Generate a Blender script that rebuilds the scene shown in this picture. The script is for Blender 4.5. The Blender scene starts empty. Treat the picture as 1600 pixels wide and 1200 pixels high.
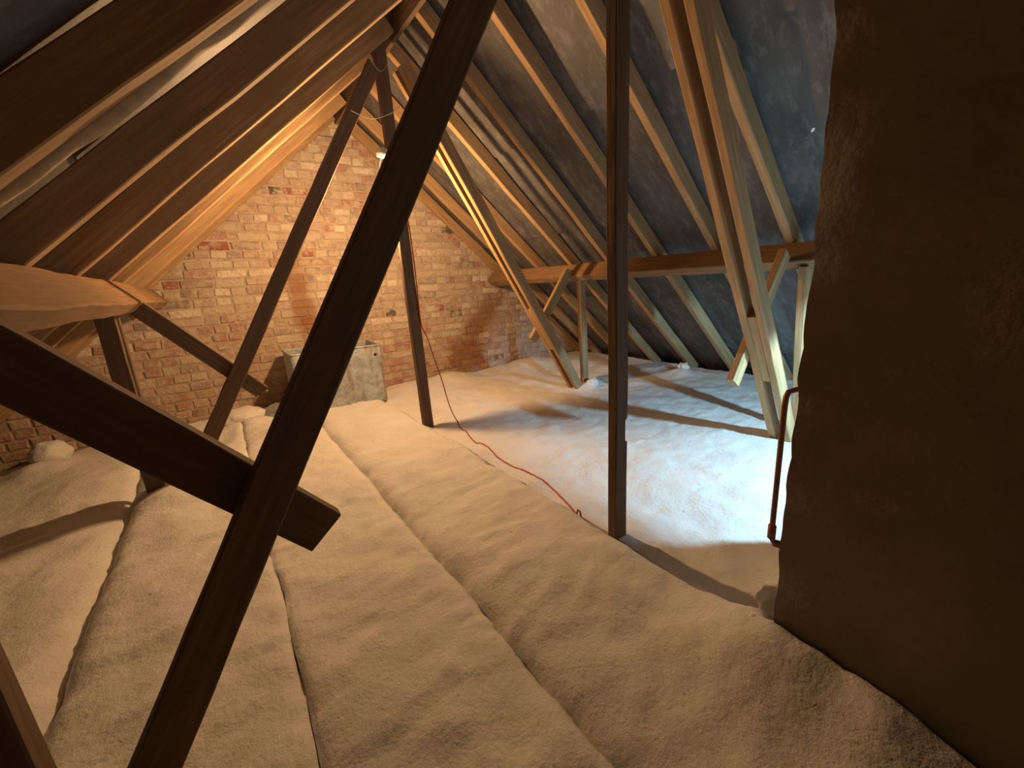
import bpy, bmesh, math, random
from mathutils import Vector, Matrix, noise

random.seed(7)
scene = bpy.context.scene
col = scene.collection
H = 1.0                      # camera height above the insulation; all heights below are relative to the camera
def P(x, y, z): return Vector((x, y, z + H))

# ------------------------------------------------------------------ camera
F_PX = 643.67
rt = Vector((0.8124401958673942, -0.5797909855068368, -0.06150887142486971))
up = Vector((0.18972210628205236, 0.16313740401317883, 0.9681899141179597))
fw = Vector((0.5513133868561979, 0.798265996104589, -0.2425385514434692))
cam_d = bpy.data.cameras.new('camera')
cam = bpy.data.objects.new('camera', cam_d)
col.objects.link(cam)
cam_d.sensor_width = 36.0
cam_d.lens = F_PX / 1600.0 * 36.0
cam_d.clip_start = 0.02
m = Matrix((rt, up, -fw)).transposed().to_4x4()
m.translation = P(0, 0, 0)
cam.matrix_world = m
scene.camera = cam

# ------------------------------------------------------------------ world, light, exposure
w = bpy.data.worlds.new('world'); scene.world = w; w.use_nodes = True
w.node_tree.nodes['Background'].inputs[0].default_value = (0, 0, 0, 1)
w.node_tree.nodes['Background'].inputs[1].default_value = 0.0      # closed loft: no sky
vs = scene.view_settings
vs.view_transform = 'Standard'; vs.look = 'None'; vs.gamma = 1.0
vs.exposure = 1.5
vs.use_curve_mapping = False

COOL_E = 62.0
sd = bpy.data.lights.new('work_lamp_offscreen', 'SPOT')   # the cool lamp behind the chimney; its place follows from the shadows it throws on the insulation
sd.energy = COOL_E; sd.color = (0.42, 0.76, 1.0); sd.shadow_soft_size = 0.03
sd.spot_size = math.radians(139); sd.spot_blend = 0.22
so = bpy.data.objects.new('work_lamp_offscreen', sd); col.objects.link(so)
so.location = P(2.38, -0.05, -0.20)
tgt = so.location + Vector((0.305, 0.29, -0.90))
so.rotation_euler = (tgt - so.location).to_track_quat('-Z', 'Y').to_euler()

BULB_E = 690.0               # emission strength of the pendant bulb
BULB_COL = (1.0, 0.58, 0.27)

# ------------------------------------------------------------------ material helpers
def newmat(name):
    mt = bpy.data.materials.new(name); mt.use_nodes = True
    nt = mt.node_tree
    return mt, nt, nt.nodes['Principled BSDF']
def N(nt, t, **kw):
    n = nt.nodes.new(t)
    for k, v in kw.items(): setattr(n, k, v)
    return n
def setin(n, **kw):
    for k, v in kw.items(): n.inputs[k].default_value = v
def ramp(nt, src, stops, interp='LINEAR'):
    r = N(nt, 'ShaderNodeValToRGB'); r.color_ramp.interpolation = interp
    els = r.color_ramp.elements
    while len(els) < len(stops): els.new(0.5)
    for e, (pos, c) in zip(els, stops):
        e.position = pos; e.color = (*c, 1) if len(c) == 3 else c
    nt.links.new(src, r.inputs[0]); return r
def mix(nt, fac, a, b, mode='MIX'):
    n = N(nt, 'ShaderNodeMix', data_type='RGBA', blend_type=mode)
    for sock, v in ((n.inputs[0], fac), (n.inputs[6], a), (n.inputs[7], b)):
        if isinstance(v, (int, float)): sock.default_value = v
        elif isinstance(v, tuple): sock.default_value = (*v, 1) if len(v) == 3 else v
        else: nt.links.new(v, sock)
    return n.outputs[2]
def bump(nt, bsdf, height, strength, dist):
    b = N(nt, 'ShaderNodeBump'); setin(b, Strength=strength, Distance=dist)
    nt.links.new(height, b.inputs['Height']); nt.links.new(b.outputs[0], bsdf.inputs['Normal'])
def tex(nt, kind, scale, coord, detail=4.0, rough=0.55):
    t = N(nt, kind)
    t.inputs['Scale'].default_value = scale
    if 'Detail' in t.inputs: t.inputs['Detail'].default_value = detail
    if 'Roughness' in t.inputs: t.inputs['Roughness'].default_value = rough
    nt.links.new(coord, t.inputs['Vector']); return t
def mapping(nt, coord, scale=(1, 1, 1), rot=(0, 0, 0), loc=(0, 0, 0)):
    mp = N(nt, 'ShaderNodeMapping'); setin(mp, Scale=scale, Rotation=rot, Location=loc)
    nt.links.new(coord, mp.inputs['Vector']); return mp.outputs[0]

def wood_mat(name, dark, light, knot=(0.10, 0.05, 0.02)):
    mt, nt, b = newmat(name)
    tc = N(nt, 'ShaderNodeTexCoord'); oi = N(nt, 'ShaderNodeObjectInfo')
    ad = N(nt, 'ShaderNodeVectorMath', operation='ADD')
    sc = N(nt, 'ShaderNodeVectorMath', operation='SCALE'); sc.inputs['Scale'].default_value = 37.0
    cb = N(nt, 'ShaderNodeCombineXYZ')
    for i in range(3): nt.links.new(oi.outputs['Random'], cb.inputs[i])
    nt.links.new(cb.outputs[0], sc.inputs[0])
    nt.links.new(tc.outputs['Object'], ad.inputs[0]); nt.links.new(sc.outputs[0], ad.inputs[1])
    g = mapping(nt, ad.outputs[0], scale=(2.2, 40, 40))
    n1 = tex(nt, 'ShaderNodeTexNoise', 1.6, g, 5, 0.6)
    n2 = tex(nt, 'ShaderNodeTexNoise', 3.0, ad.outputs[0], 3, 0.5)
    r = ramp(nt, n1.outputs[0], [(0.3, dark), (0.72, light)])
    c2 = mix(nt, ramp(nt, n2.outputs[0], [(0.4, (0, 0, 0)), (0.75, (1, 1, 1))]).outputs[0], r.outputs[0],
             tuple(v * 0.62 for v in light))
    kp = mapping(nt, ad.outputs[0], scale=(2.0, 9, 9))
    v = tex(nt, 'ShaderNodeTexVoronoi', 1.0, kp)
    kf = ramp(nt, v.outputs['Distance'], [(0.05, (1, 1, 1)), (0.16, (0, 0, 0))])
    c3 = mix(nt, kf.outputs[0], c2, knot)
    nt.links.new(c3, b.inputs['Base Color']); setin(b, Roughness=0.8)
    b.inputs['Specular IOR Level'].default_value = 0.2
    bump(nt, b, n1.outputs[0], 0.5, 0.003)
    return mt
M = {}
M['pine'] = wood_mat('pine_timber', (0.30, 0.18, 0.085), (0.58, 0.38, 0.20))
M['old'] = wood_mat('weathered_timber', (0.11, 0.074, 0.05), (0.24, 0.16, 0.105))
M['purlin'] = wood_mat('purlin_timber', (0.20, 0.115, 0.06), (0.38, 0.235, 0.125))

def wool_mat():
    mt, nt, b = newmat('mineral_wool')
    tc = N(nt, 'ShaderNodeTexCoord'); o = tc.outputs['Object']
    n1 = tex(nt, 'ShaderNodeTexNoise', 5.0, o, 6, 0.6)
    n2 = tex(nt, 'ShaderNodeTexNoise', 60.0, o, 5, 0.65)
    n3 = tex(nt, 'ShaderNodeTexNoise', 16.0, mapping(nt, o, scale=(1.0, 0.8, 1)), 6, 0.7)
    r = ramp(nt, n1.outputs[0], [(0.3, (0.78, 0.76, 0.72)), (0.7, (0.88, 0.86, 0.83))])
    spots = ramp(nt, n2.outputs[0], [(0.28, (1, 1, 1)), (0.36, (0, 0, 0))])
    c = mix(nt, spots.outputs[0], r.outputs[0], (0.42, 0.37, 0.31))
    nt.links.new(c, b.inputs['Base Color']); setin(b, Roughness=0.95)
    b.inputs['Specular IOR Level'].default_value = 0.05
    ma = N(nt, 'ShaderNodeMath', operation='MULTIPLY_ADD'); ma.inputs[1].default_value = 0.5
    nt.links.new(n2.outputs[0], ma.inputs[0]); nt.links.new(n3.outputs[0], ma.inputs[2])
    bump(nt, b, ma.outputs[0], 0.42, 0.02)
    return mt
M['wool'] = wool_mat()

def felt_mat(name='roofing_felt', k=1.0):
    mt, nt, b = newmat(name)
    tc = N(nt, 'ShaderNodeTexCoord'); o = tc.outputs['Object']
    n1 = tex(nt, 'ShaderNodeTexNoise', 3.0, mapping(nt, o, scale=(1, 2.2, 1.0), rot=(0, 0, 0.5)), 6, 0.6)
    n2 = tex(nt, 'ShaderNodeTexNoise', 10.0, mapping(nt, o, scale=(0.8, 2.0, 1), rot=(0, 0, 0.5)), 6, 0.7)
    r = ramp(nt, n1.outputs[0], [(0.3, (0.062 * k, 0.058 * k, 0.056 * k)), (0.75, (0.145 * k, 0.138 * k, 0.135 * k))])
    s = ramp(nt, n2.outputs[0], [(0.50, (0, 0, 0)), (0.85, (0.8, 0.8, 0.8))])
    c = mix(nt, s.outputs[0], r.outputs[0], (0.30 * k, 0.30 * k, 0.30 * k))
    nt.links.new(c, b.inputs['Base Color']); setin(b, Roughness=0.62)
    bump(nt, b, n2.outputs[0], 0.4, 0.01)
    return mt
M['felt'] = felt_mat()

def stain_fac(nt):
    """rust-brown damp stains with shapes of their own on the gable (world position)"""
    geo = N(nt, 'ShaderNodeNewGeometry'); pos = geo.outputs['Position']
    nn = tex(nt, 'ShaderNodeTexNoise', 3.5, pos, 4, 0.6)
    facs = []
    for (cx, cz, sx, sz, rot) in ((0.66, 0.98, 0.13, 0.42, 0.05), (2.55, 0.55, 0.15, 0.55, -0.75),
                                  (2.35, 0.2, 0.28, 0.3, 0)):
        mp = N(nt, 'ShaderNodeMapping', vector_type='TEXTURE')
        setin(mp, Location=(cx, 4.3, cz), Rotation=(0, -rot, 0), Scale=(sx, 5, sz))
        nt.links.new(pos, mp.inputs[0])
        ln = N(nt, 'ShaderNodeVectorMath', operation='LENGTH'); nt.links.new(mp.outputs[0], ln.inputs[0])
        a = N(nt, 'ShaderNodeMath', operation='MULTIPLY_ADD'); a.inputs[1].default_value = 1.6
        nt.links.new(nn.outputs[0], a.inputs[0]); nt.links.new(ln.outputs['Value'], a.inputs[2])
        facs.append(ramp(nt, a.outputs[0], [(0.0, (1, 1, 1))]).outputs[0])
        mr = N(nt, 'ShaderNodeMapRange'); mr.interpolation_type = 'SMOOTHSTEP'
        setin(mr, **{'From Min': 1.15, 'From Max': 2.0, 'To Min': 0.75, 'To Max': 0.0})
        nt.links.new(a.outputs[0], mr.inputs[0]); facs[-1] = mr.outputs[0]
    cur = facs[0]
    for f in facs[1:]:
        mx = N(nt, 'ShaderNodeMath', operation='MAXIMUM')
        nt.links.new(cur, mx.inputs[0]); nt.links.new(f, mx.inputs[1]); cur = mx.outputs[0]
    return cur, pos

def brick_mat():
    mt, nt, b = newmat('old_brick')
    oi = N(nt, 'ShaderNodeObjectInfo'); st, pos = stain_fac(nt)
    gi = N(nt, 'ShaderNodeNewGeometry')
    ad = N(nt, 'ShaderNodeMath', operation='ADD'); nt.links.new(oi.outputs['Random'], ad.inputs[0]); nt.links.new(gi.outputs['Random Per Island'], ad.inputs[1])
    fr = N(nt, 'ShaderNodeMath', operation='FRACT'); nt.links.new(ad.outputs[0], fr.inputs[0])
    base = ramp(nt, fr.outputs[0], [
        (0.0, (0.47, 0.355, 0.27)), (0.14, (0.54, 0.45, 0.345)), (0.27, (0.43, 0.285, 0.225)), (0.38, (0.70, 0.62, 0.50)),
        (0.47, (0.38, 0.29, 0.25)), (0.57, (0.52, 0.41, 0.32)), (0.67, (0.42, 0.235, 0.18)), (0.74, (0.63, 0.55, 0.43)),
        (0.84, (0.45, 0.34, 0.28)), (0.90, (0.30, 0.24, 0.21)), (0.945, (0.12, 0.10, 0.09)), (0.97, (0.33, 0.13, 0.095))], 'CONSTANT')
    sep = N(nt, 'ShaderNodeSeparateXYZ'); nt.links.new(pos, sep.inputs[0])
    low = N(nt, 'ShaderNodeMapRange'); setin(low, **{'From Min': 0.0, 'From Max': 0.85, 'To Min': 0.4, 'To Max': 0.0})
    nt.links.new(sep.outputs[2], low.inputs[0])
    redder = mix(nt, low.outputs[0], base.outputs[0], (0.60, 0.30, 0.20))
    n1 = tex(nt, 'ShaderNodeTexNoise', 13.0, pos, 6, 0.7)
    n2 = tex(nt, 'ShaderNodeTexNoise', 38.0, pos, 4, 0.6)
    smear = ramp(nt, n1.outputs[0], [(0.45, (0, 0, 0)), (0.58, (0.85, 0.85, 0.85))])
    c = mix(nt, smear.outputs[0], redder, (0.56, 0.46, 0.345))
    c = mix(nt, ramp(nt, n2.outputs[0], [(0.55, (0, 0, 0)), (0.75, (0.55, 0.55, 0.55))]).outputs[0], c, (0.30, 0.18, 0.11))
    c = mix(nt, st, c, (0.30, 0.13, 0.045))
    nt.links.new(c, b.inputs['Base Color']); setin(b, Roughness=0.93)
    b.inputs['Specular IOR Level'].default_value = 0.1
    bump(nt, b, n2.outputs[0], 0.9, 0.014)
    return mt
def mortar_mat():
    mt, nt, b = newmat('lime_mortar'); st, pos = stain_fac(nt)
    n1 = tex(nt, 'ShaderNodeTexNoise', 14.0, pos, 5, 0.65)
    c = ramp(nt, n1.outputs[0], [(0.3, (0.34, 0.26, 0.185)), (0.7, (0.55, 0.45, 0.335))]).outputs[0]
    c = mix(nt, st, c, (0.26, 0.12, 0.05))
    nt.links.new(c, b.inputs['Base Color']); setin(b, Roughness=0.95)
    bump(nt, b, n1.outputs[0], 0.8, 0.01)
    return mt
M['brick'] = brick_mat(); M['mortar'] = mortar_mat()

def render_mat():
    mt, nt, b = newmat('chimney_render')
    tc = N(nt, 'ShaderNodeTexCoord'); o = tc.outputs['Object']
    n1 = tex(nt, 'ShaderNodeTexNoise', 2.5, o, 6, 0.6); n2 = tex(nt, 'ShaderNodeTexNoise', 35.0, o, 4, 0.6)
    c = ramp(nt, n1.outputs[0], [(0.3, (0.20, 0.165, 0.125)), (0.7, (0.34, 0.295, 0.235))]).outputs[0]
    nt.links.new(c, b.inputs['Base Color']); setin(b, Roughness=0.95)
    bump(nt, b, n2.outputs[0], 0.5, 0.006)
    return mt
M['render'] = render_mat()

def galv_mat():
    mt, nt, b = newmat('galvanised_steel')
    tc = N(nt, 'ShaderNodeTexCoord'); o = tc.outputs['Object']
    v = tex(nt, 'ShaderNodeTexVoronoi', 38.0, o); n1 = tex(nt, 'ShaderNodeTexNoise', 14.0, o, 5, 0.65)
    n2 = tex(nt, 'ShaderNodeTexNoise', 5.0, mapping(nt, o, scale=(3, 3, 0.35)), 4, 0.6)
    c = ramp(nt, n1.outputs[0], [(0.35, (0.15, 0.17, 0.18)), (0.64, (0.50, 0.55, 0.57))]).outputs[0]
    c = mix(nt, 0.35, c, ramp(nt, v.outputs['Color'], [(0.2, (0.14, 0.16, 0.17)), (0.8, (0.62, 0.67, 0.70))]).outputs[0])
    c = mix(nt, ramp(nt, n2.outputs[0], [(0.52, (0, 0, 0)), (0.66, (0.85, 0.85, 0.85))]).outputs[0], c, (0.25, 0.15, 0.08))
    nt.links.new(c, b.inputs['Base Color']); setin(b, Roughness=0.55, Metallic=0.25)
    bump(nt, b, n1.outputs[0], 0.25, 0.004)
    return mt
M['galv'] = galv_mat()
def plain(name, c, rough=0.6, metal=0.0, noise_amt=0.25):
    mt, nt, b = newmat(name)
    tc = N(nt, 'ShaderNodeTexCoord'); n1 = tex(nt, 'ShaderNodeTexNoise', 30.0, tc.outputs['Object'], 3, 0.5)
    cc = ramp(nt, n1.outputs[0], [(0.3, tuple(v * (1 - noise_amt) for v in c)), (0.7, c)]).outputs[0]
    nt.links.new(cc, b.inputs['Base Color']); setin(b, Roughness=rough, Metallic=metal)
    return mt
M['red'] = plain('red_flex', (0.50, 0.05, 0.03), 0.45)
M['copper'] = plain('tarnished_copper', (0.22, 0.085, 0.05), 0.5, 0.6)
M['white'] = plain('white_plastic', (0.75, 0.74, 0.70), 0.4)
M['pale'] = plain('torn_pale_paper', (0.58, 0.44, 0.27), 0.9)
M['web'] = plain('cobweb', (0.45, 0.40, 0.34), 0.9)
M['hole'] = plain('rusty_hole_shade', (0.03, 0.018, 0.012), 0.9)  # near-black rust colour, painted for the shade inside the bolt hole
def bulb_mat():
    mt = bpy.data.materials.new('lit_bulb'); mt.use_nodes = True; nt = mt.node_tree; nt.nodes.clear()
    e = N(nt, 'ShaderNodeEmission'); e.inputs[0].default_value = (*BULB_COL, 1); e.inputs[1].default_value = BULB_E
    o = N(nt, 'ShaderNodeOutputMaterial'); nt.links.new(e.outputs[0], o.inputs[0]); return mt
M['bulb'] = bulb_mat()

# ------------------------------------------------------------------ object helpers
def link(name, mesh, mat=None, parent=None, mw=None):
    o = bpy.data.objects.new(name, mesh); col.objects.link(o)
    if mat is not None and not mesh.materials: mesh.materials.append(mat)
    if mw is not None: o.matrix_world = mw
    if parent is not None:
        o.parent = parent
        o.matrix_parent_inverse = parent.matrix_world.inverted()
        if mw is not None: o.matrix_world = mw
    return o
def tag(o, label, cat, group=None):
    o['label'] = label; o['category'] = cat
    if group: o['group'] = group
    return o
def empty(name, loc):
    e = bpy.data.objects.new(name, None); col.objects.link(e)
    e.matrix_world = Matrix.Translation(loc); return e
def from_py(name, vs_, fs, smooth=False):
    me = bpy.data.meshes.new(name); me.from_pydata([tuple(v) for v in vs_], [], fs); me.update()
    if smooth:
        for p_ in me.polygons: p_.use_smooth = True
    return me
def sweep(pts, r, seg=8):
    vs_, fs = [], []
    n = len(pts)
    prev = None
    for i, p_ in enumerate(pts):
        a = pts[max(i - 1, 0)]; b_ = pts[min(i + 1, n - 1)]
        d = (b_ - a).normalized()
        u = prev if prev is not None else (Vector((0, 0, 1)) if abs(d.z) < 0.9 else Vector((1, 0, 0)))
        u = (u - d * u.dot(d)).normalized(); prev = u
        v = d.cross(u)
        for k in range(seg):
            t = 2 * math.pi * k / seg
            vs_.append(p_ + (u * math.cos(t) + v * math.sin(t)) * r)
    for i in range(n - 1):
        for k in range(seg):
            k2 = (k + 1) % seg
            fs.append((i * seg + k, i * seg + k2, (i + 1) * seg + k2, (i + 1) * seg + k))
    fs.append(tuple(range(seg))[::-1]); fs.append(tuple((n - 1) * seg + k for k in range(seg)))
    return vs_, fs
def smooth_path(pts, n=8):
    out = []
    for i in range(len(pts) - 1):
        p0 = pts[max(i - 1, 0)]; p1 = pts[i]; p2 = pts[i + 1]; p3 = pts[min(i + 2, len(pts) - 1)]
        for k in range(n):
            t = k / n
            out.append(0.5 * ((2 * p1) + (p2 - p0) * t + (2 * p0 - 5 * p1 + 4 * p2 - p3) * t * t + (3 * p1 - p0 - 3 * p2 + p3) * t ** 3))
    out.append(pts[-1]); return out

def timber(name, a, b_, width, thick, tdir, mat, parent=None, wob=0.0025, ch=0.004, seg=None, notch=None, bow=0.0):
    """sawn timber from a to b_: local x runs along it, local y is the wide way, local z the thickness"""
    ax = (b_ - a); L = ax.length; ax.normalize()
    tz = (tdir - ax * tdir.dot(ax)).normalized(); ty = tz.cross(ax)
    mw = Matrix((ax, ty, tz)).transposed().to_4x4(); mw.translation = a
    n = seg or max(3, int(L / 0.12))
    hw, ht = width / 2, thick / 2
    prof = [(-hw + ch, -ht), (hw - ch, -ht), (hw, -ht + ch), (hw, ht - ch), (hw - ch, ht), (-hw + ch, ht), (-hw, ht - ch), (-hw, -ht + ch)]
    sd_ = random.random() * 100
    vs_, fs = [], []
    xs = [L * i / n for i in range(n + 1)]
    if notch: xs = sorted(set(xs + [notch[0] - .008, notch[0], notch[0] + .03, notch[1] - .02, notch[1], notch[1] + .012]))
    for x in xs:
        wy = noise.noise((x * 2.0, sd_, 0)) * wob * 2; wz = noise.noise((x * 2.0, sd_, 9)) * wob
        bz = bow * math.sin(math.pi * x / L)
        for k, (y, z) in enumerate(prof):
            j = noise.noise((x * 9.0, sd_ + k * 3.1, 3)) * wob
            yy = y + wy + j
            if notch and notch[0] <= x <= notch[1] and y * notch[3] > 0: yy = (hw - notch[2]) * notch[3] + j * 2
            vs_.append((x, yy + bz, z + wz + j * 0.6))
    for i in range(len(xs) - 1):
        for k in range(8):
            k2 = (k + 1) % 8
            fs.append((i * 8 + k, i * 8 + k2, (i + 1) * 8 + k2, (i + 1) * 8 + k))
    fs.append(tuple(range(8))[::-1]); fs.append(tuple((len(xs) - 1) * 8 + k for k in range(8)))
    return link(name, from_py(name, vs_, fs), mat, parent, mw)

Yv = Vector((0, 1, 0)); Zv = Vector((0, 0, 1)); Xv = Vector((1, 0, 0))

# ------------------------------------------------------------------ roof geometry
AL = math.radians(41.3); CA, SA = math.cos(AL), math.sin(AL)
XR, ZR = 1.21, 1.51          # meeting line of the rafters' undersides
G = 4.30                     # face of the gable
YB = -2.6                    # back wall
def roof(side, s, d):        # point s metres down the slope, d metres outwards from the rafters' undersides
    return (XR + side * (s * CA + d * SA), ZR - s * SA + d * CA)
S_EAVE = 3.95
R_D = 0.095                  # rafter depth

# structure: floor boards below the insulation
def box_mesh(name, x0, x1, y0, y1, z0, z1):
    v = [(x, y, z) for z in (z0, z1) for y in (y0, y1) for x in (x0, x1)]
    f = [(0, 2, 3, 1), (4, 5, 7, 6), (0, 1, 5, 4), (2, 6, 7, 3), (0, 4, 6, 2), (1, 3, 7, 5)]
    return from_py(name, v, f)
xl = XR - S_EAVE * CA - 0.1; xr_ = XR + S_EAVE * CA + 0.1
fl = link('floor', box_mesh('floor', xl, xr_, YB, G + 0.3, -0.32, -0.22), M['old']); fl['kind'] = 'structure'

# roof slopes: deck behind, sagging felt sheets hung below it
for side, nm in ((1, 'ceiling'), (-1, 'ceiling')):
    vs_ = []
    for y in (YB - 0.1, G + 0.35):
        for s, d in ((-0.12, R_D + 0.05), (S_EAVE + 0.25, R_D + 0.05), (S_EAVE + 0.25, R_D + 0.09), (-0.12, R_D + 0.09)):
            x, z = roof(side, s, d); vs_.append(P(x, y, z))
    fs = [(0, 1, 2, 3), (7, 6, 5, 4), (0, 4, 5, 1), (1, 5, 6, 2), (2, 6, 7, 3), (3, 7, 4, 0)]
    deck = link(nm, from_py(nm, vs_, fs), M['felt']); deck['kind'] = 'structure'
    laps = [(-0.05, 0.98), (0.86, 1.82), (1.70, 2.70), (2.58, 3.55), (3.45, S_EAVE + 0.2)]
    for li, (s0, s1) in enumerate(laps):
        ny, ns = 120, 14
        v2, f2 = [], []
        for i in range(ny + 1):
            y = YB + (G + 0.28 - YB) * i / ny
            for j in range(ns + 1):
                s = s0 + (s1 - s0) * j / ns
                if j == ns: s += 0.012 * noise.noise((y * 2.3, li * 7.0, side))
                sag = 0.009 * noise.noise((y * 1.7, s * 1.3, side * 3.0)) + 0.003 * noise.noise((y * 5, s * 4, side))
                d = R_D + 0.024 + sag - (0.016 * (j / ns) if li < 4 else 0)
                x, z = roof(side, s, d); v2.append(P(x, y, z))
        for i in range(ny):
            for j in range(ns):
                a0 = i * (ns + 1) + j
                f2.append((a0, a0 + 1, a0 + ns + 2, a0 + ns + 1))
        me = from_py('felt_sheet', v2, f2, True)
        # object space with slope axes so that the felt's streaks follow the sheet
        link('felt_sheet', me, M['felt'], deck)

# back wall of the loft
bw = link('wall_back', from_py('wall_back', [P(XR - 3.39, YB, -1.3), P(XR + 3.39, YB, -1.3), P(XR, YB, 1.68), P(XR - 3.39, YB - 0.2, -1.3), P(XR + 3.39, YB - 0.2, -1.3), P(XR, YB - 0.2, 1.68)],
     [(0, 2, 1), (3, 4, 5), (0, 1, 4, 3), (1, 2, 5, 4), (2, 0, 3, 5)]), M['mortar']); bw['kind'] = 'structure'

# ------------------------------------------------------------------ gable wall with bricks
GW = 3.39
wv = [P(XR - GW, G + 0.002, -1.3), P(XR + GW, G + 0.002, -1.3), P(XR, G + 0.002, 1.68)]
gable = link('wall_gable', from_py('wall_gable', wv + [v + Vector((0, 0.28, 0)) for v in wv],
     [(0, 1, 2), (3, 5, 4), (0, 3, 4, 1), (1, 4, 5, 2), (2, 5, 3, 0)]), M['mortar'])
gable['kind'] = 'structure'
def brick_mesh(wd, ht, rnd):
    d, c = 0.05, 0.0065
    v = []
    for y, ins in ((d, 0), (0.004, 0), (-0.0045, c)):
        for sx, sz in ((-1, -1), (1, -1), (1, 1), (-1, 1)):
            j = 0.0055
            v.append((sx * (wd / 2 - ins) + rnd.uniform(-j, j), y + (rnd.uniform(-0.003, 0.002) if ins else 0), sz * (ht / 2 - ins) + rnd.uniform(-j, j)))
    f = [(0, 1, 2, 3)] if False else []
    for r in range(2):
        for k in range(4):
            k2 = (k + 1) % 4
            f.append((r * 4 + k, r * 4 + k2, r * 4 + 4 + k2, r * 4 + 4 + k))
    f.append((8, 9, 10, 11))
    return v, f
rb = random.Random(11)
BV = {}
for kind, wd in (('s', 0.213), ('h', 0.102), ('q', 0.150)):
    BV[kind] = []
    for q in range(7):
        v, f = brick_mesh(wd, 0.064, rb); BV[kind].append((v, f, from_py('brick_' + kind, v, f)))
bricks = []
course = 0.075
def half_at(z): return (1.62 - z) / math.tan(AL)
k = 0
z = -1.22
while z < 1.60:
    hf = half_at(z + 0.03)
    row = k % 4
    x = XR - hf - rb.uniform(0, 0.2)
    while x < XR + hf:
        if row == 1: kind = 'h'
        elif row == 3: kind = 's' if rb.random() < 0.8 else 'q'
        else: kind = rb.choice(['s', 'h', 'h', 'h', 'q'])
        wd = {'s': 0.213, 'h': 0.102, 'q': 0.150}[kind]
        xc = x + wd / 2
        if abs(xc - XR) + wd / 2 < half_at(z + 0.01) + 0.05:
            bricks.append((xc, z + rb.uniform(-0.003, 0.003), kind))
        x += wd + rb.uniform(0.008, 0.015)
    z += course; k += 1
def proj(x, y, z_):
    c = Vector((x, y, z_)); d = c.dot(fw)
    return 800 + F_PX * c.dot(rt) / d, 600 - F_PX * c.dot(up) / d
def shown(b_):
    x, z_, kd = b_
    if z_ < -1.02 or x < -1.5: return -1
    u, v = proj(x, G, z_)
    if not (0 < u < 1600 and 0 < v < 1200): return -1
    return {'s': 2, 'q': 1.5, 'h': 1}[kd] / (1 + 0.15 * abs(x - 1.1))
order = sorted(bricks, key=shown, reverse=True)
near = order[:300]; far = order[300:]
for (x, z_, kd) in near:
    me = rb.choice(BV[kd])[2]
    mw = Matrix.Translation(P(x, G, z_)) @ Matrix.Rotation(rb.uniform(-0.02, 0.02), 4, 'Y')
    mw.translation.y += rb.uniform(-0.005, 0.004)
    link('brick', me, M['brick'], gable, mw)
# the other bricks of the wall, in three lots of different burning
for lot in range(3):
    v3, f3 = [], []
    for i, (x, z_, kd) in enumerate(far):
        if i % 3 != lot: continue
        v, f, _ = rb.choice(BV[kd]); o0 = len(v3); dy = rb.uniform(-0.004, 0.003)
        v3 += [P(x + a, G + b_ + dy, z_ + c) for a, b_, c in v]; f3 += [tuple(o0 + t for t in ff) for ff in f]
    s_ = link('brickwork', from_py('brickwork', v3, f3), M['brick'], gable); s_['kind'] = 'stuff'

# ------------------------------------------------------------------ rafters, ridge, purlins
ORD = ['first', 'second', 'third', 'fourth', 'fifth', 'sixth', 'seventh', 'eighth', 'ninth', 'tenth', 'eleventh', 'twelfth', 'thirteenth', 'fourteenth', 'fifteenth', 'sixteenth']
TH = 0.048
R_far = [4.285, 3.95, 3.497, 3.0, 2.528, 2.06, 1.59, 1.14, 0.68, 0.22, -0.24]
L_far = [4.285, 3.90, 3.16, 2.78, 2.19, 1.67, 1.17, 0.62, 0.20, -0.22]
for side, lst, nm in ((1, R_far, 'right'), (-1, L_far, 'left')):
    for i, yf in enumerate(lst):
        y = yf - TH / 2
        s0 = 0.02 if yf > 0.4 else (0.98 if side == 1 else 0.34)
        x0, z0 = roof(side, s0, R_D / 2); x1, z1 = roof(side, S_EAVE, R_D / 2)
        o = timber('rafter', P(x0, y, z0), P(x1, y + random.uniform(-.008, .008), z1), R_D, TH, Yv,
                   M['pine'], bow=random.uniform(-.004, .004), seg=26)
        slope = 'copper pipe' if side == 1 else 'big pale purlin'
        if i == 0:
            lab = 'pine rafter lying against the brick gable on the %s slope' % ('chimney-side' if side == 1 else 'slope opposite the chimney').replace('slope slope', 'slope')
        else:
            lab = '%s rafter out from the brick gable on the %s' % (ORD[i], 'chimney-side slope' if side == 1 else 'slope opposite the chimney')
        if side == -1 and i == 6: lab = 'rafter with torn pale paper hanging along its underside'
        tag(o, lab.replace('on the slope opposite the chimney slope', 'on the slope opposite the chimney'), 'rafter', 'rafters of the loft roof')
rg = timber('ridge_board', P(XR, YB + 0.02, 1.545), P(XR, G - 0.01, 1.545), 0.15, 0.028, Xv, M['old'], seg=40)
tag(rg, 'narrow ridge board where the two slopes meet at the top', 'ridge board')

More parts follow.
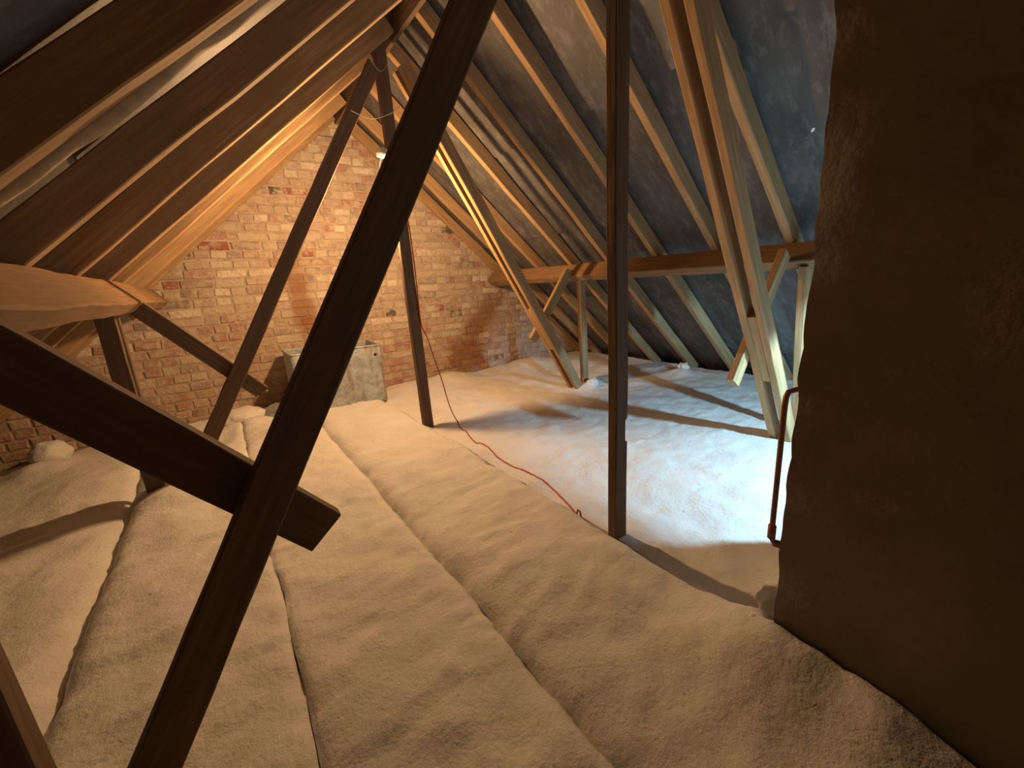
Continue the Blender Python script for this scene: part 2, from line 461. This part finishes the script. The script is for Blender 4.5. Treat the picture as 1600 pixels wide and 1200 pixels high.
# purlins, set square to the slope: corner C1 is 0.143 below the rafters, 1.97 down the slope
for side in (1, -1):
    s1 = 2.11; dep = 0.145; wid = 0.075
    xa, za = roof(side, s1 + wid / 2, -dep / 2)
    if side == 1:
        o = timber('purlin', P(xa, -0.6, za), P(xa, G + 0.05, za), dep, wid, Vector((side * CA, 0, -SA)), M['purlin'], wob=0.004, ch=0.006, seg=60)
        tag(o, 'long dark purlin running from the brick gable to behind the chimney', 'purlin', 'purlins under the rafters')
    else:
        o = timber('purlin', P(xa, -0.6, za), P(xa, 3.40, za), dep, wid, Vector((side * CA, 0, -SA)), M['purlin'], wob=0.004, ch=0.006, seg=60)
        tag(o, 'thick pale purlin under the rafters opposite the chimney', 'purlin', 'purlins under the rafters')
        x2, z2 = roof(side, s1 + wid / 2 + 0.004, -dep / 2 + 0.002)
        o = timber('purlin', P(x2, 3.40, z2), P(x2, G + 0.05, z2), dep * 0.99, wid, Vector((side * CA, 0, -SA)), M['purlin'], wob=0.003, ch=0.006, seg=12)
        tag(o, 'short end of purlin built into the brick gable beside the thick one', 'purlin', 'purlins under the rafters')

# ------------------------------------------------------------------ the two frames
FAR, NEAR = 2.80, 1.00
def frame(Y, which, mats):
    mk, mc, md, mb = mats
    far = which == 'far'
    tx = 'tank frame' if far else 'frame by the chimney'
    # central post
    cx = 1.142 if far else 1.152
    yp = Y if far else 0.985
    top = P(cx - (0.035 if far else 0.0), yp, 1.50); bot = P(cx, yp, -1.12)
    L = (top - bot).length
    o = timber('post', bot, top, 0.075 if far else 0.066, 0.045 if far else 0.042, Yv, mc, notch=None if far else (0.50, 0.585, 0.014, 1))
    tag(o, 'slim upright post with the red cable beside the water tank' if far else 'dark upright post with a notch near its foot', 'post', 'posts under the ridge')
    # strut on the side opposite the chimney
    x0, z0 = (1.045, 1.30) if far else (1.02, 1.29)
    x1, z1 = (-0.38, -1.12) if far else (-0.385, -1.12)
    yo = -0.045 if far else 0.01
    o = timber('strut', P(x1, Y + yo, z1), P(x0, Y + yo, z0), 0.078 if far else 0.094, 0.04 if far else 0.045, Yv, mk)
    tag(o, 'long slanting strut crossing in front of the water tank' if far else 'heavy black slanting strut crossing the near brace', 'strut', 'slanting struts from the ridge')
    # doubled strut on the chimney side
    e = empty('doubled_strut', P(2.70, Y, -1.05))
    xa, za, xb, zb = (2.725, -1.10, 1.235, 1.34)
    for dy in (-0.042, 0.042):
        timber('board', P(xa, Y + dy, za), P(xb, Y + dy, zb), 0.085, 0.038, Yv, md, e)
    d = (P(xb, 0, zb) - P(xa, 0, za)).normalized()
    t0 = (-0.60 - za) / d.z; t1 = (-0.23 - za) / d.z
    A = P(xa, Y, za)
    timber('spacer_block', A + d * t0, A + d * t1, 0.08, 0.046, Yv, M['pine'], e, seg=3)
    tag(e, 'pair of slanting boards with spacer block, beside %s' % ('the brick gable' if far else 'the copper pipe and chimney'), 'strut', 'doubled struts from the ridge')
    # posts under the purlins
    zt = -0.02
    o = timber('post', P(2.82 if far else 2.88, Y + (0.02 if far else 0.0), -1.10), P(2.79 if far else 2.74, Y + (0.02 if far else 0.0), zt), 0.075, 0.045, Yv, mb)
    tag(o, 'short post under the long dark purlin near the brick gable' if far else 'short pale post under the long dark purlin by the chimney', 'post', 'short posts under the purlins')
    e = empty('purlin_post', P(-0.44, Y, -1.1))
    for dy in (-0.05, 0.05) if far else (0.0,):
        timber('board', P(-0.435 if far else -0.455, Y + dy, -1.10), P(-0.435 if far else -0.455, Y + dy, zt), 0.075, 0.04 if far else 0.06, Yv, M['old'], e)
    if far: timber('spacer_block', P(-0.435, Y, -0.85), P(-0.435, Y, zt), 0.07, 0.058, Yv, M['old'], e, seg=3)
    tag(e, 'dark doubled post under the thick pale purlin, cloven at its foot' if far else 'dark short post in the corner below the near brace', 'post', 'short posts under the purlins')
    # braces from purlin to strut
    o = timber('brace', P(2.70 if far else 2.665, Y + 0.082, 0.055), P(2.24 if far else 2.185, Y + 0.082, -0.52 if far else -0.605), 0.082, 0.040, Yv, mb)
    tag(o, 'short brace under the long dark purlin near the gable' if far else 'pale brace with sawn end, crossing the pair of boards by the chimney', 'brace', 'braces from purlins to struts')
    yb = Y + (0.0 if far else 0.056)
    o = timber('brace', P(-0.33, yb, 0.0) if far else P(-0.385, yb, 0.01), P(0.137 if far else 0.121, yb, -0.547 if far else -0.585), 0.082 if far else 0.108, 0.045, Yv, mk)
    if far:
        for (dx, dz, ln, an) in ((0.150, -0.538, 0.028, -0.5), (0.098, -0.572, 0.036, 0.75)):
            a_ = P(dx - ln / 2 * math.cos(an), yb - 0.012, dz - ln / 2 * math.sin(an)); b2 = P(dx + ln / 2 * math.cos(an), yb - 0.026, dz + ln / 2 * math.sin(an))
            timber('splinter', a_, b2, 0.010, 0.006, Yv, M['pale'], o, wob=0.002, ch=0.002)
    tag(o, 'dark brace with splintered pale end beside the water tank' if far else 'broad black brace with square sawn end, nailed across the heavy strut', 'brace', 'braces from purlins to struts')
frame(FAR, 'far', (M['old'], M['old'], M['pine'], M['pine']))
frame(NEAR, 'near', (M['old'], M['old'], M['pine'], M['pine']))

# ------------------------------------------------------------------ insulation blankets
def fbm(x, y, s):
    return noise.noise((x, y, s)) + 0.5 * noise.noise((x * 2.1, y * 2.1, s + 5)) + 0.25 * noise.noise((x * 4.3, y * 4.3, s + 9))
def lumps(x, y):
    h = 0.0
    for (cx, cy, r, a) in LUMPS:
        d2 = ((x - cx) ** 2 + (y - cy) ** 2) / (r * r)
        if d2 < 6: h += a * math.exp(-d2)
    return h
LUMPS = [(0.05, 3.75, 0.16, 0.07), (-0.2, 3.55, 0.14, -0.05), (0.25, 3.35, 0.18, 0.05), (-1.15, 3.9, 0.15, 0.07), (-0.75, 3.3, 0.3, 0.05),
         (2.0, 4.15, 0.25, 0.07), (2.5, 4.05, 0.2, -0.03), (3.1, 4.0, 0.3, 0.09), (3.5, 3.6, 0.3, 0.05), (2.75, 2.72, 0.07, 0.06), (2.9, 2.75, 0.06, 0.05),
         (3.8, 2.4, 0.12, 0.06), (3.6, 3.0, 0.25, 0.03), (1.55, 4.1, 0.3, 0.03), (-0.35, 2.75, 0.16, 0.06), (0.85, 2.2, 0.35, 0.03), (0.8, 1.1, 0.3, 0.02),
         (1.0, 0.36, 0.15, 0.08), (1.0, 0.12, 0.15, 0.055), (-0.3, 0.6, 0.3, -0.03)]
def blanket(label, x0, x1, y0, y1, base, hump, along='Y', res=0.022, seed=0.0, edge=0.035, drop=0.05, wob=0.012, rough=1.0, tilt=0.0, xmax=None, keys=(0, 0), drops=None, sep=0.006):
    nx = max(6, int((x1 - x0) / res)); ny = max(6, int((y1 - y0) / res))
    vs_, fs = [], []
    for i in range(ny + 1):
        for j in range(nx + 1):
            u, v = j / nx, i / ny
            x = x0 + (x1 - x0) * u; y = y0 + (y1 - y0) * v
            q = y if along == 'Y' else x
            e0 = wob * fbm(q * 2.3, keys[0] * 3.7, 1.0) + sep * fbm(q * 9, seed, 1.0)
            e1 = wob * fbm(q * 2.3, keys[1] * 3.7, 1.0) + sep * fbm(q * 9, seed, 4.0)
            wx0 = wy0 = e0; wx1 = wy1 = e1
            if along == 'Y': X = x + wx0 * (1 - u) + wx1 * u; Y = y
            else: X = x; Y = y + wy0 * (1 - v) + wy1 * v
            if xmax and Y < 0.39 and X > xmax: X = xmax
            if along == 'Y': t = u; dl = min(u, 1 - u) * (x1 - x0); de = min(v, 1 - v) * (y1 - y0)
            else: t = v; dl = min(v, 1 - v) * (y1 - y0); de = min(u, 1 - u) * (x1 - x0)
            if drops: drop = drops[0] if t < 0.5 else drops[1]
            h = base + hump * math.sin(math.pi * t) ** 0.7 - drop * math.exp(-dl / edge) + tilt * (t - 0.5)
            h += rough * (0.016 * fbm(X * 2.4, Y * 1.9, seed) + 0.007 * fbm(X * 8, Y * 6, seed + 3) + 0.0035 * noise.noise((X * 26, Y * 22, seed)))
            h += rough * 0.006 * max(0, 1 - abs(noise.noise((X * 3 + seed, Y * 7, 2.2))) * 9)   # creases
            h += rough * 0.0035 * noise.noise((X * 7 + seed, Y * 24, 5.5)) + rough * 0.005 * max(0, 1 - abs(noise.noise((X * 4, Y * 11 + seed, 8.8))) * 12)
            h += lumps(X, Y)
            vs_.append(P(X, min(Y, G - 0.012), h))
    nb = len(vs_)
    for i in range(ny):
        for j in range(nx):
            a0 = i * (nx + 1) + j; fs.append((a0, a0 + 1, a0 + nx + 2, a0 + nx + 1))
    # skirt down to the boards
    ring = [j for j in range(nx + 1)] + [i * (nx + 1) + nx for i in range(1, ny + 1)] + [ny * (nx + 1) + j for j in range(nx - 1, -1, -1)] + [i * (nx + 1) for i in range(ny - 1, 0, -1)]
    if sep == 0.0:                       # butted sheets: keep the top surface's own normals at the seam
        top_ring = []
        for r_ in ring: top_ring.append(len(vs_)); vs_.append(vs_[r_].copy())
        nb = len(vs_)
    else: top_ring = ring
    for r_ in ring:
        vs_.append(Vector((vs_[r_].x, vs_[r_].y, -0.22)))
    n = len(ring)
    for q in range(n):
        q2 = (q + 1) % n
        fs.append((top_ring[q2], top_ring[q], nb + q, nb + q2))
    fs.append(tuple(nb + q for q in range(n)))
    o = link('insulation_blanket', from_py('insulation_blanket', vs_, fs, True), M['wool'])
    return tag(o, label, 'insulation', 'mineral wool blankets laid over the loft floor')
blanket('white insulation strip under the thick pale purlin, at the eaves', xl + 0.15, -0.555, -1.2, G - 0.012, -1.055, 0.01, seed=1.0, res=0.03, tilt=0.10, keys=(0, 1))
blanket('white insulation strip carrying the foot of the heavy black strut', -0.55, -0.002, -1.2, G - 0.012, -0.998, 0.010, seed=2.0, drops=(0.04, 0.012), edge=0.02, sep=0.002, keys=(1, 2))
blanket('white insulation strip running to the open left side of water tank', 0.0, 0.508, -1.2, G - 0.012, -1.0, 0.006, seed=3.0, drops=(0.008, 0.026), edge=0.016, sep=0.003, keys=(2, 3))
blanket('white insulation strip running along the chimney and both slim posts', 0.512, 1.125, -1.2, G - 0.012, -0.992, 0.010, seed=4.0, drop=0.034, edge=0.028, sep=0.009, xmax=1.03, keys=(3, 4))
ys = [0.372, 0.98, 1.56, 2.15, 2.74, 3.34, G - 0.012]
ew = ['beside the copper pipe', 'around the foot of the pale doubled boards', 'second from the chimney side, before the frame near the gable', 'just short of the frame near the gable', 'just behind the frame near the gable', 'lying against the brick gable']
ewl = ['bright white insulation sheet beside the copper pipe', 'bright white insulation sheet around the foot of the pale doubled boards',
       'insulation sheet just beyond the pale doubled boards', 'insulation sheet just before the foot of the doubled boards by the gable',
       'insulation sheet just behind the foot of the doubled boards by the gable', 'insulation sheet against the foot of the brick gable']
for i in range(6):
    blanket(ewl[i], 1.135, xr_ - 0.12, ys[i], ys[i + 1], -1.035, 0.0, along='X', seed=10.0, drop=0.0006, edge=0.012, res=0.026, wob=0.035, sep=0.0, keys=(10 + i, 11 + i))
blanket('insulation sheet hidden behind the chimney', 1.89, xr_ - 0.12, -1.2, 0.368, -1.055, 0.012, along='X', seed=20.0, drop=0.018, edge=0.02, res=0.05)

# ------------------------------------------------------------------ chimney
def chimney():
    x0, x1, y0, y1 = 1.043, 1.86, YB + 0.02, 0.365  # unseen rear part extended to the back wall to shut off cool light
    nx, ny, nz = 16, 60, 110
    vs_, fs = [], []
    def pt(x, y, k):
        t = k / nz; z = -1.10 + 2.60 * t
        lean = -0.085 * t
        a = 0.007 * fbm(y * 5 + x * 3, z * 5, 2.0) + 0.006 * fbm(y * 1.5 + x, z * 1.2, 8.0) + 0.0015 * noise.noise((y * 24, z * 20, x * 24))
        ex = 1 if y > y1 - 0.001 else 0
        a += ex * 0.006 * noise.noise((z * 14, 3.3, 0)) - ex * 0.006 * max(0, noise.noise((z * 5, 7.7, 0)))
        fx = 1 - 2 * (x - x0) / (x1 - x0)
        zz = min(z, ZR + 0.10 - abs(x - XR) * math.tan(AL))
        return P(x + lean * max(0, fx) - fx * a, y + (a if ex else 0) - 0.012 * t * ex, zz)
    sides = ([(x0 + (x1 - x0) * i / nx, y1) for i in range(nx + 1)], [(x1, y1 + (y0 - y1) * i / ny) for i in range(ny + 1)],
             [(x1 + (x0 - x1) * i / nx, y0) for i in range(nx + 1)], [(x0, y0 + (y1 - y0) * i / ny) for i in range(ny + 1)])
    for per in sides:
        o0 = len(vs_); n = len(per)
        for k in range(nz + 1): vs_ += [pt(x, y, k) for (x, y) in per]
        for k in range(nz):
            for i in range(n - 1):
                a0 = o0 + k * n + i; fs.append((a0, a0 + n, a0 + n + 1, a0 + 1))
    o = link('chimney_breast', from_py('chimney_breast', vs_, fs, True), M['render'])
    tag(o, 'broad rendered chimney stack rising dark and rough through the insulation', 'chimney')
chimney()

# ------------------------------------------------------------------ copper pipe
px, py = 1.49, 0.56
pipe = empty('copper_pipe', P(px, py, -0.96))
path = [P(px + 0.16, py - 0.12, -0.40), P(px + 0.05, py - 0.015, -0.412), P(px + 0.018, py, -0.418), P(px + 0.003, py, -0.432), P(px, py, -0.46), P(px, py, -0.90), P(px, py, -0.965), P(px + 0.006, py - 0.008, -0.985), P(px + 0.03, py - 0.06, -0.992), P(px + 0.09, py - 0.18, -1.0)]
v, f = sweep(path, 0.0095, 10); link('pipe', from_py('pipe', v, f, True), M['copper'], pipe)
for (a, b_) in ((P(px, py, -0.965), P(px, py, -0.915)), (P(px + 0.004, py - 0.006, -0.984), P(px + 0.03, py - 0.06, -0.992))):
    v, f = sweep([a, b_], 0.0135, 12); link('coupling', from_py('coupling', v, f, True), M['copper'], pipe)
tag(pipe, 'dark copper pipe bent beside the far corner of the chimney', 'pipe')

# ------------------------------------------------------------------ water tank
def tank():
    x0, x1, y0, y1, zb, zt = 0.415, 1.165, 3.74, 4.20, -1.02, -0.49
    e = empty('water_tank', P((x0 + x1) / 2, (y0 + y1) / 2, zb))
    def outline(ins, r):
        pts = []
        for (cx, cy, a0) in ((x1 - r, y1 - r, 0), (x0 + r, y1 - r, 90), (x0 + r, y0 + r, 180), (x1 - r, y0 + r, 270)):
            for q in range(5):
                t = math.radians(a0 + q * 22.5)
                pts.append((cx + (r - ins) * math.cos(t), cy + (r - ins) * math.sin(t)))
        return pts
    rings = []
    for (ins, z) in ((0.015, zb), (0.0, zb + 0.02), (0.0, zb + 0.3), (0.0, zt - 0.035), (0.002, zt - 0.012), (0.008, zt), (0.014, zt - 0.006), (0.014, zt - 0.05), (0.012, zb + 0.06)):
        rings.append([P(x, y, z + (0.012 * (1 - (x - x0) / (x1 - x0)))) for x, y in outline(ins, 0.03)])
    n = len(rings[0]); vs_ = [p_ for r in rings for p_ in r]; fs = []
    for k in range(len(rings) - 1):
        for i in range(n):
            i2 = (i + 1) % n; fs.append((k * n + i, k * n + i2, k * n + n + i2, k * n + n + i))
    fs.append(tuple(range(n))[::-1]); fs.append(tuple((len(rings) - 1) * n + i for i in range(n)))
    link('tank_body', from_py('tank_body', vs_, fs), M['galv'], e)
    # rolled rim
    ro = [P(x, y, zt + 0.012 * (1 - (x - x0) / (x1 - x0))) for x, y in outline(0.004, 0.03)]; ro.append(ro[0])
    v, f = sweep(ro, 0.009, 8); link('rim', from_py('rim', v, f, True), M['galv'], e)
    # rusty bolt hole: flat disc with the shade inside it painted on
    bm = bmesh.new(); bmesh.ops.create_cone(bm, cap_ends=True, segments=14, radius1=0.014, radius2=0.014, depth=0.006)
    me = bpy.data.meshes.new('bolt_hole'); bm.to_mesh(me); bm.free()
    link('bolt_hole', me, M['hole'], e, Matrix.Translation(P(1.10, y0 - 0.001, -0.57)) @ Matrix.Rotation(math.pi / 2, 4, 'X'))
    tag(e, 'old galvanised water tank standing against the brick gable', 'water tank')
tank()

# ------------------------------------------------------------------ lamp and red cable
lp = empty('pendant_lamp', P(1.045, 2.84, 0.80))
bm = bmesh.new()
prof = [(0.0, 0.0), (0.018, 0.0), (0.024, -0.01), (0.026, -0.06), (0.020, -0.07), (0.020, -0.10)]
def lathe(prof, seg=18):
    vs_, fs = [], []
    for (r, z_) in prof:
        for q in range(seg):
            t = 2 * math.pi * q / seg; vs_.append((r * math.cos(t), r * math.sin(t), z_))
    for i in range(len(prof) - 1):
        for q in range(seg):
            q2 = (q + 1) % seg; fs.append((i * seg + q, i * seg + q2, i * seg + seg + q2, i * seg + seg + q)[::-1])
    return vs_, fs
bm.free()
v, f = lathe([(0.001, 0.03), (0.03, 0.03), (0.038, 0.02), (0.038, -0.015), (0.03, -0.02), (0.001, -0.02)])
link('junction_rose', from_py('junction_rose', v, f, True), M['white'], lp, Matrix.Translation(P(1.05, 2.80, 0.83)))
v, f = sweep(smooth_path([P(1.05, 2.80, 0.83), P(1.03, 2.84, 0.75), P(1.022, 2.85, 0.6)], 6), 0.004, 6)
link('flex', from_py('flex', v, f, True), M['white'], lp)
v, f = lathe([(0.001, 0.02), (0.010, 0.02), (0.019, 0.0), (0.021, -0.05), (0.016, -0.055), (0.001, -0.055)])
link('bulb_holder', from_py('bulb_holder', v, f, True), M['white'], lp, Matrix.Translation(P(1.022, 2.85, 0.60)))
v, f = lathe([(0.013, 0.0), (0.014, -0.02), (0.027, -0.05), (0.031, -0.07), (0.028, -0.09), (0.016, -0.105), (0.001, -0.11)], 16)
link('bulb', from_py('bulb', v, f, True), M['bulb'], lp, Matrix.Translation(P(1.022, 2.85, 0.545)))
tag(lp, 'lit bulb hanging from a white fitting on the slim post', 'lamp')

pts = [P(1.085, 2.765, 0.80), P(1.15, 2.768, 0.487), P(1.165, 2.770, 0.204), P(1.165, 2.770, -0.008), P(1.165, 2.770, -0.249), P(1.205, 2.775, -0.369), P(1.25, 2.79, -0.544), P(1.291, 2.80, -0.685),
       P(1.318, 2.80, -0.832), P(1.335, 2.77, -0.95), P(1.32, 2.62, -1.022), P(1.243, 2.296, -1.022), P(1.255, 2.177, -1.02), P(1.227, 1.997, -1.02), P(1.221, 1.82, -1.02), P(1.235, 1.717, -1.02),
       P(1.235, 1.613, -1.02), P(1.222, 1.482, -1.02), P(1.188, 1.359, -1.02), P(1.148, 1.25, -1.025), P(1.13, 1.17, -1.045)]
from mathutils.bvhtree import BVHTree
trees = [BVHTree.FromPolygons([v_.co for v_ in o_.data.vertices], [tuple(p_.vertices) for p_ in o_.data.polygons]) for o_ in col.objects if o_.name.startswith('insulation_blanket')]
def ground(x, y):
    zs = [t.ray_cast(Vector((x, y, 0.6)), Vector((0, 0, -1)))[0] for t in trees]
    zs = [q.z for q in zs if q is not None]
    return max(zs) if zs else 0.0
path = smooth_path(pts, 8)
for q in path:
    if q.z - H < -0.93: q.z = max(q.z, ground(q.x, q.y) + 0.002) if q.y > 2.65 else ground(q.x, q.y) + 0.002
path[-1].z -= 0.02
v, f = sweep(path, 0.0042, 6)
o = link('power_cable', from_py('power_cable', v, f, True), M['red'])
tag(o, 'thin red cable hanging off the slim post and trailing over insulation', 'cable')

# ------------------------------------------------------------------ torn paper along a rafter, cobweb threads
def torn():
    vs_, fs = [], []; n = 60
    yfar = 1.17 + 0.002
    for i in range(n + 1):
        t = i / n; s = 0.95 + 1.05 * t
        wv_ = 0.007 + 0.012 * abs(noise.noise((s * 5.0, 1.3, 0))) + 0.010 * max(0, noise.noise((s * 3.2, 4.0, 0)))
        wv_ *= min(1, i / 2)
        for (dd, yy) in ((0.012, 0.0), (0.0, 0.004), (-wv_ * 0.5, 0.012), (-wv_, 0.02)):
            x, z = roof(-1, s, dd); vs_.append(P(x, yfar + yy, z))
    for i in range(n):
        for j in range(3):
            a0 = i * 4 + j; fs.append((a0, a0 + 1, a0 + 5, a0 + 4))
    me = from_py('torn_paper', vs_, fs, True)
    o = link('torn_paper', me, M['pale'])
    md = o.modifiers.new('thick', 'SOLIDIFY'); md.thickness = 0.0015
    tag(o, 'ragged strip of pale paper hanging along one rafter', 'torn paper')
torn()
for lab, pts in (('cobweb thread slung between slanting strut and slim post', [P(0.86, 2.72, 1.02), P(0.97, 2.70, 0.985), P(1.09, 2.70, 1.03), P(1.17, 2.72, 1.09)]),
                 ('cobweb thread hanging under the ridge board', [P(1.0, 2.70, 1.31), P(1.06, 2.68, 1.24), P(1.13, 2.70, 1.33)])):
    v, f = sweep(smooth_path(pts, 8), 0.0016, 5)
    o = link('cobweb_thread', from_py('cobweb_thread', v, f, True), M['web']); tag(o, lab, 'cobweb')

# ------------------------------------------------------------------ small loose things
def ray_to(u, v): return (fw + rt * ((u - 800) / F_PX) - up * ((v - 600) / F_PX))
def blob(name, loc, size, mat, seed, amp=0.35, sub=4, ragged=2.2):
    bm = bmesh.new(); bmesh.ops.create_icosphere(bm, subdivisions=sub, radius=1.0)
    for v in bm.verts:
        c = v.co.copy()
        v.co *= 1 + amp * fbm(c.x * ragged + seed, c.y * ragged, c.z * ragged) * 0.7
        v.co = Vector((v.co.x * size[0], v.co.y * size[1], v.co.z * size[2]))
    me = bpy.data.meshes.new(name); bm.to_mesh(me); bm.free()
    for p_ in me.polygons: p_.use_smooth = True
    return link(name, me, mat, None, Matrix.Translation(loc))
M['bag'] = plain('grey_plastic', (0.34, 0.36, 0.38), 0.35)
tag(blob('plastic_bag', P(0.30, 3.92, -0.955), (0.15, 0.13, 0.065), M['bag'], 3.0), 'crumpled grey plastic bag tucked beside the water tank', 'bag')
tag(blob('insulation_offcut', P(0.02, 3.95, -0.945), (0.17, 0.15, 0.07), M['wool'], 8.0, 0.25, 4, 1.5), 'white insulation scrap heaped against the gable beside grey bag', 'insulation')
tag(blob('insulation_offcut', P(-1.13, 4.10, -0.975), (0.11, 0.10, 0.09), M['wool'], 12.0, 0.2, 4, 1.5), 'white insulation scrap at the gable under the thick purlin', 'insulation')
tag(blob('insulation_offcut', P(1.02, 0.405, -0.945), (0.045, 0.04, 0.03), M['wool'], 15.0, 0.3, 4, 2.5), 'torn tuft of insulation at the far corner of chimney', 'insulation')
tag(blob('insulation_offcut', P(1.27, 0.43, -1.0), (0.13, 0.05, 0.045), M['wool'], 21.0, 0.25, 4, 1.8), 'torn roll of insulation between chimney and foot of the copper pipe', 'insulation')
tag(blob('insulation_offcut', P(2.80, 2.70, -0.99), (0.065, 0.05, 0.045), M['wool'], 25.0), 'small lump of insulation at the foot of short post near gable', 'insulation')
tag(blob('insulation_offcut', P(3.86, 2.42, -0.985), (0.05, 0.05, 0.05), M['wool'], 31.0, 0.6), 'small white scrap of insulation at the foot of a rafter', 'insulation')

# added white flake, painted as light coming through a hole in the felt
d = ray_to(1270, 203); nR = Vector((SA, 0, CA)); cR = nR.dot(Vector((XR, 0, ZR))) + R_D + 0.006
h_ = d * (cR / nR.dot(d))
vs_ = [(-0.012, -0.003, 0), (-0.004, -0.007, 0.002), (0.010, -0.005, 0.003), (0.014, 0.003, 0.001), (0.003, 0.006, -0.001), (-0.008, 0.004, 0)]
vs_ += [(x, y, z + 0.0015) for x, y, z in vs_]
fs = [(0, 1, 2, 3, 4, 5)[::-1], (6, 7, 8, 9, 10, 11)] + [(i, (i + 1) % 6, 6 + (i + 1) % 6, 6 + i) for i in range(6)]
M['hole_light'] = plain('hole_light_white', (0.92, 0.93, 0.93), 0.4, 0.0, 0.03)
o = link('felt_hole_light', from_py('felt_hole_light', vs_, fs), M['hole_light'], None, Matrix.Translation(P(*h_)) @ Matrix.Rotation(AL, 4, 'Y') @ Matrix.Rotation(0.5, 4, 'Z'))
tag(o, 'tiny white flake painted as light through a hole in the felt beside the chimney', 'scrap')
